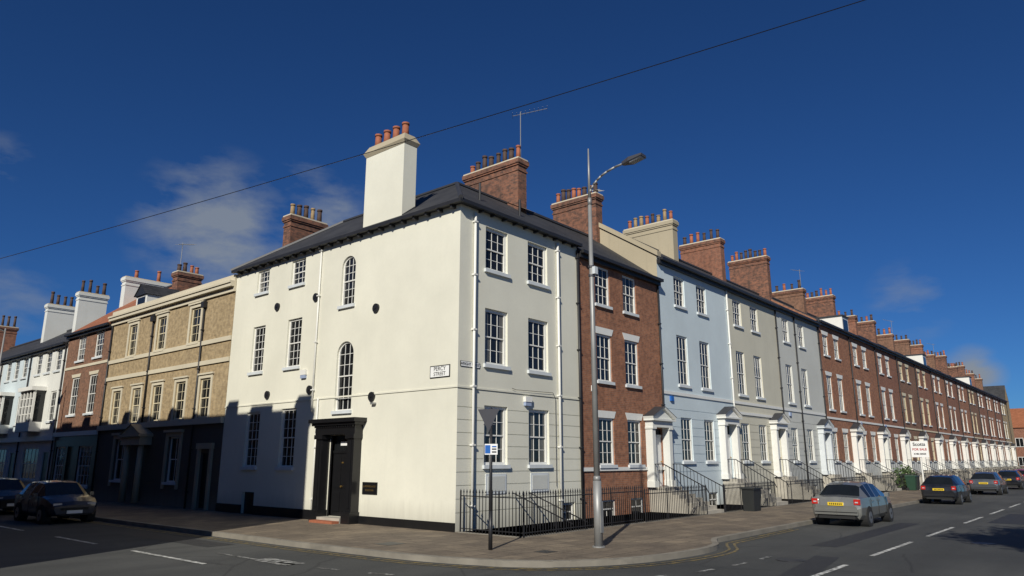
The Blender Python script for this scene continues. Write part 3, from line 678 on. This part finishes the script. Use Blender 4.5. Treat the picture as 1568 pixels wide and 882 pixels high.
ir.box(G,-3.6,-3.0,.002,.006,-1.2,-.6,'gutter_dark'); ir.box(G,-2.2,-1.8,.002,.006,-5.2,-4.8,'gutter_dark')
ir.obj('manhole_covers')
pt=MB()
def patch(pts): pt.poly([(x,y,-.1182) for x,y in pts],'tar_patch')
patch([(4.5,-9.6),(14,-9.6),(14,-8.95),(4.5,-8.95)]); patch([(-10.5,-6.6),(-6.9,-4.9),(-7.2,-4.2),(-10.8,-5.9)]); patch([(-3.2,-11.2),(2.4,-10.3),(2.4,-9.75),(-3.2,-10.5)])
patch([(-6.2,3),(-5.4,3),(-5.4,9),(-6.2,9)]); patch([(16,-12.6),(22,-12.6),(22,-11.4),(16,-11.4)]); patch([(-7.6,-7.4),(-5.2,-8.6),(-4.9,-8.1),(-7.3,-6.9)]); pt.obj('asphalt_patch')
T=Thing('area_railings'); r=T['bars']
railing(r,(.1,-2.6,0),(6.6,-2.6,0),1.2,.125); railing(r,(.07,-.15,0),(.07,-2.6,0),1.2,.125)
for uu in (2.6,3.4):
    r.bar((uu,-.1,1.05),(uu,-2.5,.2),.022,'iron_black'); 
    for k in range(10): 
        yy=-.2-2.2*k/9; zz=1.02-.8*k/9; r.bar((uu,yy,-.1),(uu,yy,zz),.011,'iron_black',4,None,False,False)
T.done()
# ================================================================== STREET LAMP
T=Thing('street_lamp'); c=T['column']; lx,ly=-.43,-5.45
c.bar((lx,ly,0),(lx,ly,1.6),.11,'galv_steel',20,.105,True); c.bar((lx,ly,1.6),(lx,ly,1.72),.105,'galv_steel',20,.08,True)
c.bar((lx,ly,1.72),(lx,ly,9.0),.08,'galv_steel',20,.052,True); c.bar((lx,ly,9.0),(lx,ly,9.2),.06,'galv_steel',16,.05,True); c.bar((lx,ly,9.2),(lx,ly,10.68),.045,'galv_steel',16,.018,True)
c.box(G,lx-.06,lx+.06,.35,1.1,ly-.125,ly-.1,'galv_steel'); c.bar((lx,ly,0),(lx,ly,.03),.16,'galv_steel',16)
c.box(G,lx-.07,lx+.07,7.0,7.2,ly-.16,ly-.07,'sill_paint'); c.bar((lx,ly,6.95),(lx,ly,7.0),.085,'lamp_grey',16); c.bar((lx,ly,7.2),(lx,ly,7.25),.085,'lamp_grey',16)
a=T['arm']; pts=[(0,9.35),(.06,9.45),(.14,9.55),(.26,9.66),(.4,9.75),(.6,9.83),(.85,9.89),(1.2,9.93)]
for p,q in zip(pts,pts[1:]): a.bar((lx,ly-p[0],p[1]),(lx,ly-q[0],q[1]),.03,'galv_steel',12,None,True)
h=T['lantern']
def hx(y0,y1,w0,w1,z0,z1,t0,t1,mt): h.hexa([(lx-w0,y0,z0),(lx+w0,y0,z0),(lx+w1,y1,z1),(lx-w1,y1,z1),(lx-w0*.8,y0,z0+t0),(lx+w0*.8,y0,z0+t0),(lx+w1*.8,y1,z1+t1),(lx-w1*.8,y1,z1+t1)],mt)
hx(ly-1.1,ly-1.35,.06,.16,9.88,9.88,.08,.13,'lamp_grey'); hx(ly-1.35,ly-1.75,.16,.15,9.88,9.95,.13,.07,'lamp_grey'); h.hexa([(lx-.11,ly-1.38,9.85),(lx+.11,ly-1.38,9.85),(lx+.1,ly-1.7,9.91),(lx-.1,ly-1.7,9.91),(lx-.13,ly-1.36,9.88),(lx+.13,ly-1.36,9.88),(lx+.12,ly-1.72,9.945),(lx-.12,ly-1.72,9.945)],'head_glass')
T.done()
T=Thing('street_lamp'); c=T['column']; c.bar((-4.15,32,0),(-4.15,32,9.4),.09,'galv_steel',12,.04,True); c.bar((-4.15,32,0),(-4.15,32,1.5),.12,'galv_steel',12)
T['arm'].bar((-4.15,32,9.2),(-5.2,32,9.6),.03,'galv_steel',8); T['lantern'].box(G,-5.9,-5.2,9.55,9.68,31.85,32.15,'lamp_grey'); T.done()
# sign post
T=Thing('parking_sign'); p=T['post']; sx,sy=-2.58,-3.76
p.bar((sx,sy,0),(sx,sy,3.35),.038,'iron_black',12,None,True); p.bar((sx,sy,0),(sx,sy,.9),.05,'iron_black',12,None,True); p.bar((sx,sy,3.35),(sx,sy,3.4),.045,'iron_black',12,.01)
s=T['plate']; d=Vector((.7,-.72,0)).normalized(); n=Vector((-.72,-.7,0)).normalized(); o=Vector((sx,sy,0))+n*.05
def pl(a0,a1,z0,z1,k,mt):
    q=[o+d*a0+n*k+Vector((0,0,z0)),o+d*a1+n*k+Vector((0,0,z0)),o+d*a1+n*(k+.006)+Vector((0,0,z0)),o+d*a0+n*(k+.006)+Vector((0,0,z0))]
    s.hexa(q+[v+Vector((0,0,z1-z0)) for v in q],mt)
pl(-.16,.16,2.24,2.5,0,'plate_white'); pl(-.15,-.02,2.27,2.47,.007,'sign_blue'); pl(.02,.13,2.42,2.45,.007,'sign_blue'); pl(.02,.13,2.36,2.39,.007,'black_paint'); pl(.02,.13,2.29,2.32,.007,'black_paint')
g=T['give_way_triangle']
dv=Vector((-.25,.97,0)).normalized(); nn=Vector((-.97,-.25,0)).normalized(); o3=Vector((sx,sy,0))+nn*.05
tri=[o3+dv*.36+Vector((0,0,3.36)),o3-dv*.26+Vector((0,0,3.36)),o3+dv*.05+Vector((0,0,2.8))]
tri2=[v-nn*.012 for v in tri]
g.poly(tri,'lamp_grey'); g.poly(tri2,'sign_red')
for i in range(3): g.poly((tri[i],tri[(i+1)%3],tri2[(i+1)%3],tri2[i]),'plate_white')
for z in (2.98,3.25): g.bar(o3-nn*.03-dv*.12+Vector((0,0,z)),o3-nn*.03+dv*.2+Vector((0,0,z)),.018,'lamp_grey')
T.done()
T=Thing('estate_agent_sign'); bx,by=49.5,-2.7
T['post'].box(G,bx-.05,bx+.05,-.1,3.6,by-.05,by+.05,'white_paint')
FF=lambda u,z,d:(bx-.06-d,by-u,z)
T['board'].box(FF,-.62,.62,2.35,3.6,0,.03,'plate_white')
def txt2(sv,size,u,z,mat):
    c=bpy.data.curves.new('lettering','FONT'); c.body=sv; c.size=size; c.align_x='CENTER'; c.align_y='CENTER'; c.extrude=.002; c.offset=.006; c.materials.append(MATS[mat])
    ob=bpy.data.objects.new('lettering',c); scene.collection.objects.link(ob); ob.location=FF(u,z,.04); ob.rotation_euler=(R(90),0,R(-90)); ob.parent=T.e
txt2('Scotts',.36,0,3.34,'black_paint'); txt2('FOR SALE',.24,0,2.95,'sign_red'); txt2('01482 225225',.15,0,2.6,'black_paint')
T.done()
# ================================================================== CARS
def car(name,x,y,ang,paint,kind='hatch',L=4.2):
    T=Thing(name); B=T['body']
    st=[(0,.42,.66,.70,.70,.62),(.05,.30,.84,.88,.80,.68),(.12,.26,.95,1.0,.845,.70),(.50,.24,.97,1.36,.86,.575),(.95,.22,.96,1.43,.865,.60),(1.02,.22,.96,1.435,.865,.60),(1.75,.22,.95,1.46,.87,.61),(1.83,.22,.95,1.46,.87,.61),
        (2.45,.22,.94,1.42,.87,.60),(2.55,.22,.94,1.40,.87,.59),(3.2,.24,.93,.97,.865,.72),(3.7,.26,.85,.89,.84,.66),(4.05,.28,.72,.76,.78,.58),(4.18,.34,.60,.63,.68,.5)]
    if kind=='saloon': st[2]=(.08,.26,.93,.97,.83,.7); st[3]=(.45,.24,.96,1.02,.86,.68); st.insert(4,(.9,.22,.96,1.36,.865,.57)); st[5]=(1.2,.22,.96,1.43,.865,.60); st[6]=(1.27,.22,.96,1.435,.865,.6)
    k=L/4.18; ca,sa=math.cos(ang),math.sin(ang); zo=-.122
    def P(px,py,pz): px-=2.1; px*=k; return (x+px*ca-py*sa,y+px*sa+py*ca,pz+zo)
    secs=[]
    for (a,zb,be,ro,w,wr) in st:
        half=[(0,zb),(w*.86,zb),(w*.97,zb+.14),(w,(zb+be)/2+.05),(w*.96,be),(wr,ro-.05 if ro-be>.15 else ro-.01),(wr*.82,ro),(0,ro+.025)]
        full=half+[(-u,v) for u,v in half[-2:0:-1]]
        secs.append([P(a,u,v) for u,v in full])
    n=len(secs[0])
    for i in range(len(st)-1):
        a0,a1=st[i],st[i+1]; tall=(a0[3]-a0[2]>.15)and(a1[3]-a1[2]>.15); rise=(a0[3]-a0[2]>.15)!=(a1[3]-a1[2]>.15)
        for j in range(n):
            j2=(j+1)%n; m=paint
            side=j in (4,9); top=j in (5,6,7,8)
            if tall and side and (a1[0]-a0[0])>.2: m='car_glass'
            if rise and top: m='car_glass'
            if rise and side: m='car_glass' if (a1[0]>1) else paint
            if j in (0,13): m='tyre'
            B.poly((secs[i][j],secs[i][j2],secs[i+1][j2],secs[i+1][j]),m,True)
    B.poly(secs[0],paint); B.poly(secs[-1],paint)
    W=T['wheels']
    for wx in (.78,3.38):
        for s in (-1,1):
            W.bar(P(wx,s*.60,.31),P(wx,s*.872,.31),.37,'tyre',24); 
            W.bar(P(wx,s*.66,.305),P(wx,s*.885,.305),.31,'tyre',24); W.bar(P(wx,s*.86,.305),P(wx,s*.892,.305),.2,'alloy',10); W.bar(P(wx,s*.86,.305),P(wx,s*.897,.305),.05,'tyre',8)
    D=T['details']
    def bx(x0,x1,y0,y1,z0,z1,m): D.hexa([P(x0,y0,z0),P(x1,y0,z0),P(x1,y1,z0),P(x0,y1,z0),P(x0,y0,z1),P(x1,y0,z1),P(x1,y1,z1),P(x0,y1,z1)],m)
    for s in (-1,1):
        bx(.0,.25,s*.60,s*.80,.74,.92,'lamp_red'); bx(-.01,.05,s*.64,s*.74,.80,.84,'head_glass')
        bx(3.85,4.13,s*.42,s*.70,.60,.72,'head_glass'); bx(2.75,2.9,s*.88,s*1.02,.93,1.06,paint)
        bx(1.2,1.34,s*.865,s*.885,.82,.85,'alloy'); bx(2.0,2.14,s*.867,s*.887,.82,.85,'alloy')
        for xx in (1.05,1.95,2.95): bx(xx,xx+.012,s*.862,s*.8745,.35,.93,'tyre')
    bx(-.03,.02,-.26,.26,.70,.81,'plate_yellow'); bx(4.17,4.22,-.26,.26,.36,.47,'plate_white')
    for q in range(7): bx(-.033,-.03,-.21+q*.062,-.175+q*.062,.725,.785,'black_paint')
    bx(-.05,.1,-.72,.72,.40,.58,paint); bx(-.055,-.05,-.7,.7,.47,.50,'tyre'); bx(.0,.2,-.6,.6,.27,.40,'tyre'); bx(4.1,4.21,-.45,.45,.48,.56,'tyre'); bx(4.1,4.2,-.5,.5,.3,.36,'tyre')
    T.done()
car('parked_car',13.1,-7.72,0,'paint_silver','saloon',4.35)
car('parked_car',29.8,-7.75,0,'paint_black','hatch',4.1)
car('parked_car',43.8,-7.8,0,'paint_grey','hatch',4.2)
car('parked_car',56,-7.7,0,'paint_black'); car('parked_car',64,-7.7,0,'paint_red')
car('parked_car',-5.75,15.6,R(-90),'paint_navy','hatch',3.9); car('parked_car',-5.75,22.4,R(-90),'paint_black','hatch',4.1)
# ================================================================== wire, pole (spans the side street, house end wall to pole)
w=MB(); a=Vector((-13.98,1.6,5.17)); bq=Vector((-6.69,-25.47,7.45)); n=60; pr=None
for i in range(n+1):
    t=i/n; p=a.lerp(bq,t); p.z-=4*.26*t*(1-t)
    if pr is not None: w.bar(pr,p,.005,'black_paint',5,None,False,False)
    pr=p
w.obj('overhead_wire')
w=MB(); w.bar((-6.69,-25.5,-.13),(-6.69,-25.5,7.9),.13,'bark',12,.09,True); w.box(G,-7.3,-6.1,7.4,7.5,-25.66,-25.59,'bark'); w.obj('telegraph_pole')
# tree across the road (its shade falls on the road)
T=Thing('tree'); tr=T['trunk']; lf=T['foliage']; tx,ty=-2.4,-20.3
def branch(p,d,l,r,dep):
    q=p+d*l; tr.bar(p,q,r,'bark',6,r*.65,True)
    if dep==0 or r<.02:
        for _ in range(34):
            c=q+Vector((random.gauss(0,.4),random.gauss(0,.4),random.gauss(0,.4))); a_=Vector((random.gauss(0,1),random.gauss(0,1),random.gauss(0,1))).normalized(); b_=a_.orthogonal().normalized(); s=random.uniform(.07,.15)
            lf.poly((c-a_*s,c+b_*s*.6,c+a_*s,c-b_*s*.6),'leaf')
        return
    for _ in range(3):
        nd=(d+Vector((random.uniform(-1,1),random.uniform(-1,1),random.uniform(-.2,.6)))*.6).normalized(); branch(q,nd,min(l,2.6)*random.uniform(.6,.75),r*.6,dep-1)
branch(Vector((tx,ty,-.13)),Vector((.0,.0,1)),4.6,.2,5)
T.done()
T=Thing('shrub'); lf=T['foliage']
for cx,cy,cz,rr in ((46.5,-2.0,.9,.9),(47.3,-2.1,.6,.7),(48.0,-1.9,.8,.75)):
    for _ in range(260):
        v=Vector((random.gauss(0,1),random.gauss(0,1),random.gauss(0,1))).normalized()*rr*random.uniform(.5,1); c=Vector((cx,cy,cz))+v
        a_=Vector((random.gauss(0,1),random.gauss(0,1),random.gauss(0,1))).normalized(); b_=a_.orthogonal(); lf.poly((c-a_*.1,c+b_*.07,c+a_*.1,c-b_*.07),'leaf')
    T['stems'].bar((cx,cy,-.12),(cx,cy,cz),.03,'bark',6)
T.done()
# ================================================================== camera, light, sky
cam=bpy.data.cameras.new('camera'); co=bpy.data.objects.new('camera',cam); scene.collection.objects.link(co); scene.camera=co
cam.sensor_width=36; cam.lens=1104/1568*36; cam.clip_end=4000
co.location=(-16.25,-16.08,2.1); co.rotation_euler=(R(90+13.45),0,R(40.4-90))
EL=R(32); hd=Vector((.903,.43,0)).normalized()
ld=Vector((hd.x*math.cos(EL),hd.y*math.cos(EL),-math.sin(EL)))
sun=bpy.data.lights.new('sun','SUN'); sun.energy=4.6; sun.angle=R(.5); sun.color=(1,.955,.85)
so=bpy.data.objects.new('sun',sun); scene.collection.objects.link(so); so.rotation_euler=ld.to_track_quat('-Z','Y').to_euler(); so.location=(-30,-20,30)
wd=bpy.data.worlds.new('World'); scene.world=wd; wd.use_nodes=True; nt=wd.node_tree; bg=nt.nodes['Background']
sk=N(nt,'ShaderNodeTexSky',sky_type='NISHITA'); sk.sun_disc=False; sk.sun_elevation=EL; sk.sun_rotation=math.atan2(-hd.x,-hd.y)%(2*math.pi)
sk.altitude=100; sk.air_density=.8; sk.dust_density=0; sk.ozone_density=3
c=mixc(nt,1.0,sk.outputs[0],(.28,.62,1.08),'MULTIPLY')
tc=N(nt,'ShaderNodeTexCoord'); mp=N(nt,'ShaderNodeMapping'); mp.inputs['Scale'].default_value=(1,1,2.4); nt.links.new(tc.outputs['Generated'],mp.inputs[0])
nz=noise(nt,mp.outputs[0],11,9,.56)
tot=None
for cx,cy,cz,lo,hi,st in ((.4215,.856,.285,.9935,.9992,.8),(.5415,.775,.318,.9982,.9998,.75),(.504,.784,.36,.9991,.9999,.5),(.964,.185,.187,.9984,.9999,.5),(.986,.135,.098,.9993,1.0,1.0),(.243,.954,.177,.9985,.9998,.5),(.2,.923,.328,.9993,.9999,.5)):
    dp=N(nt,'ShaderNodeVectorMath',operation='DOT_PRODUCT'); nt.links.new(tc.outputs['Generated'],dp.inputs[0]); dp.inputs[1].default_value=Vector((cx,cy,cz)).normalized()
    v=ramp(nt,dp.outputs['Value'],lo,hi,0,st); tot=v if tot is None else mathn(nt,'MAXIMUM',tot,v)
f=mathn(nt,'MULTIPLY',ramp(nt,mathn(nt,'ADD',nz,mathn(nt,'MULTIPLY',tot,.25)),.52,.82),tot)
c=mixc(nt,f,c,(4.4,5.0,5.8))
nt.links.new(c,bg.inputs[0]); bg.inputs[1].default_value=.053
scene.view_settings.view_transform='Standard'; scene.view_settings.look='None'; scene.view_settings.exposure=0
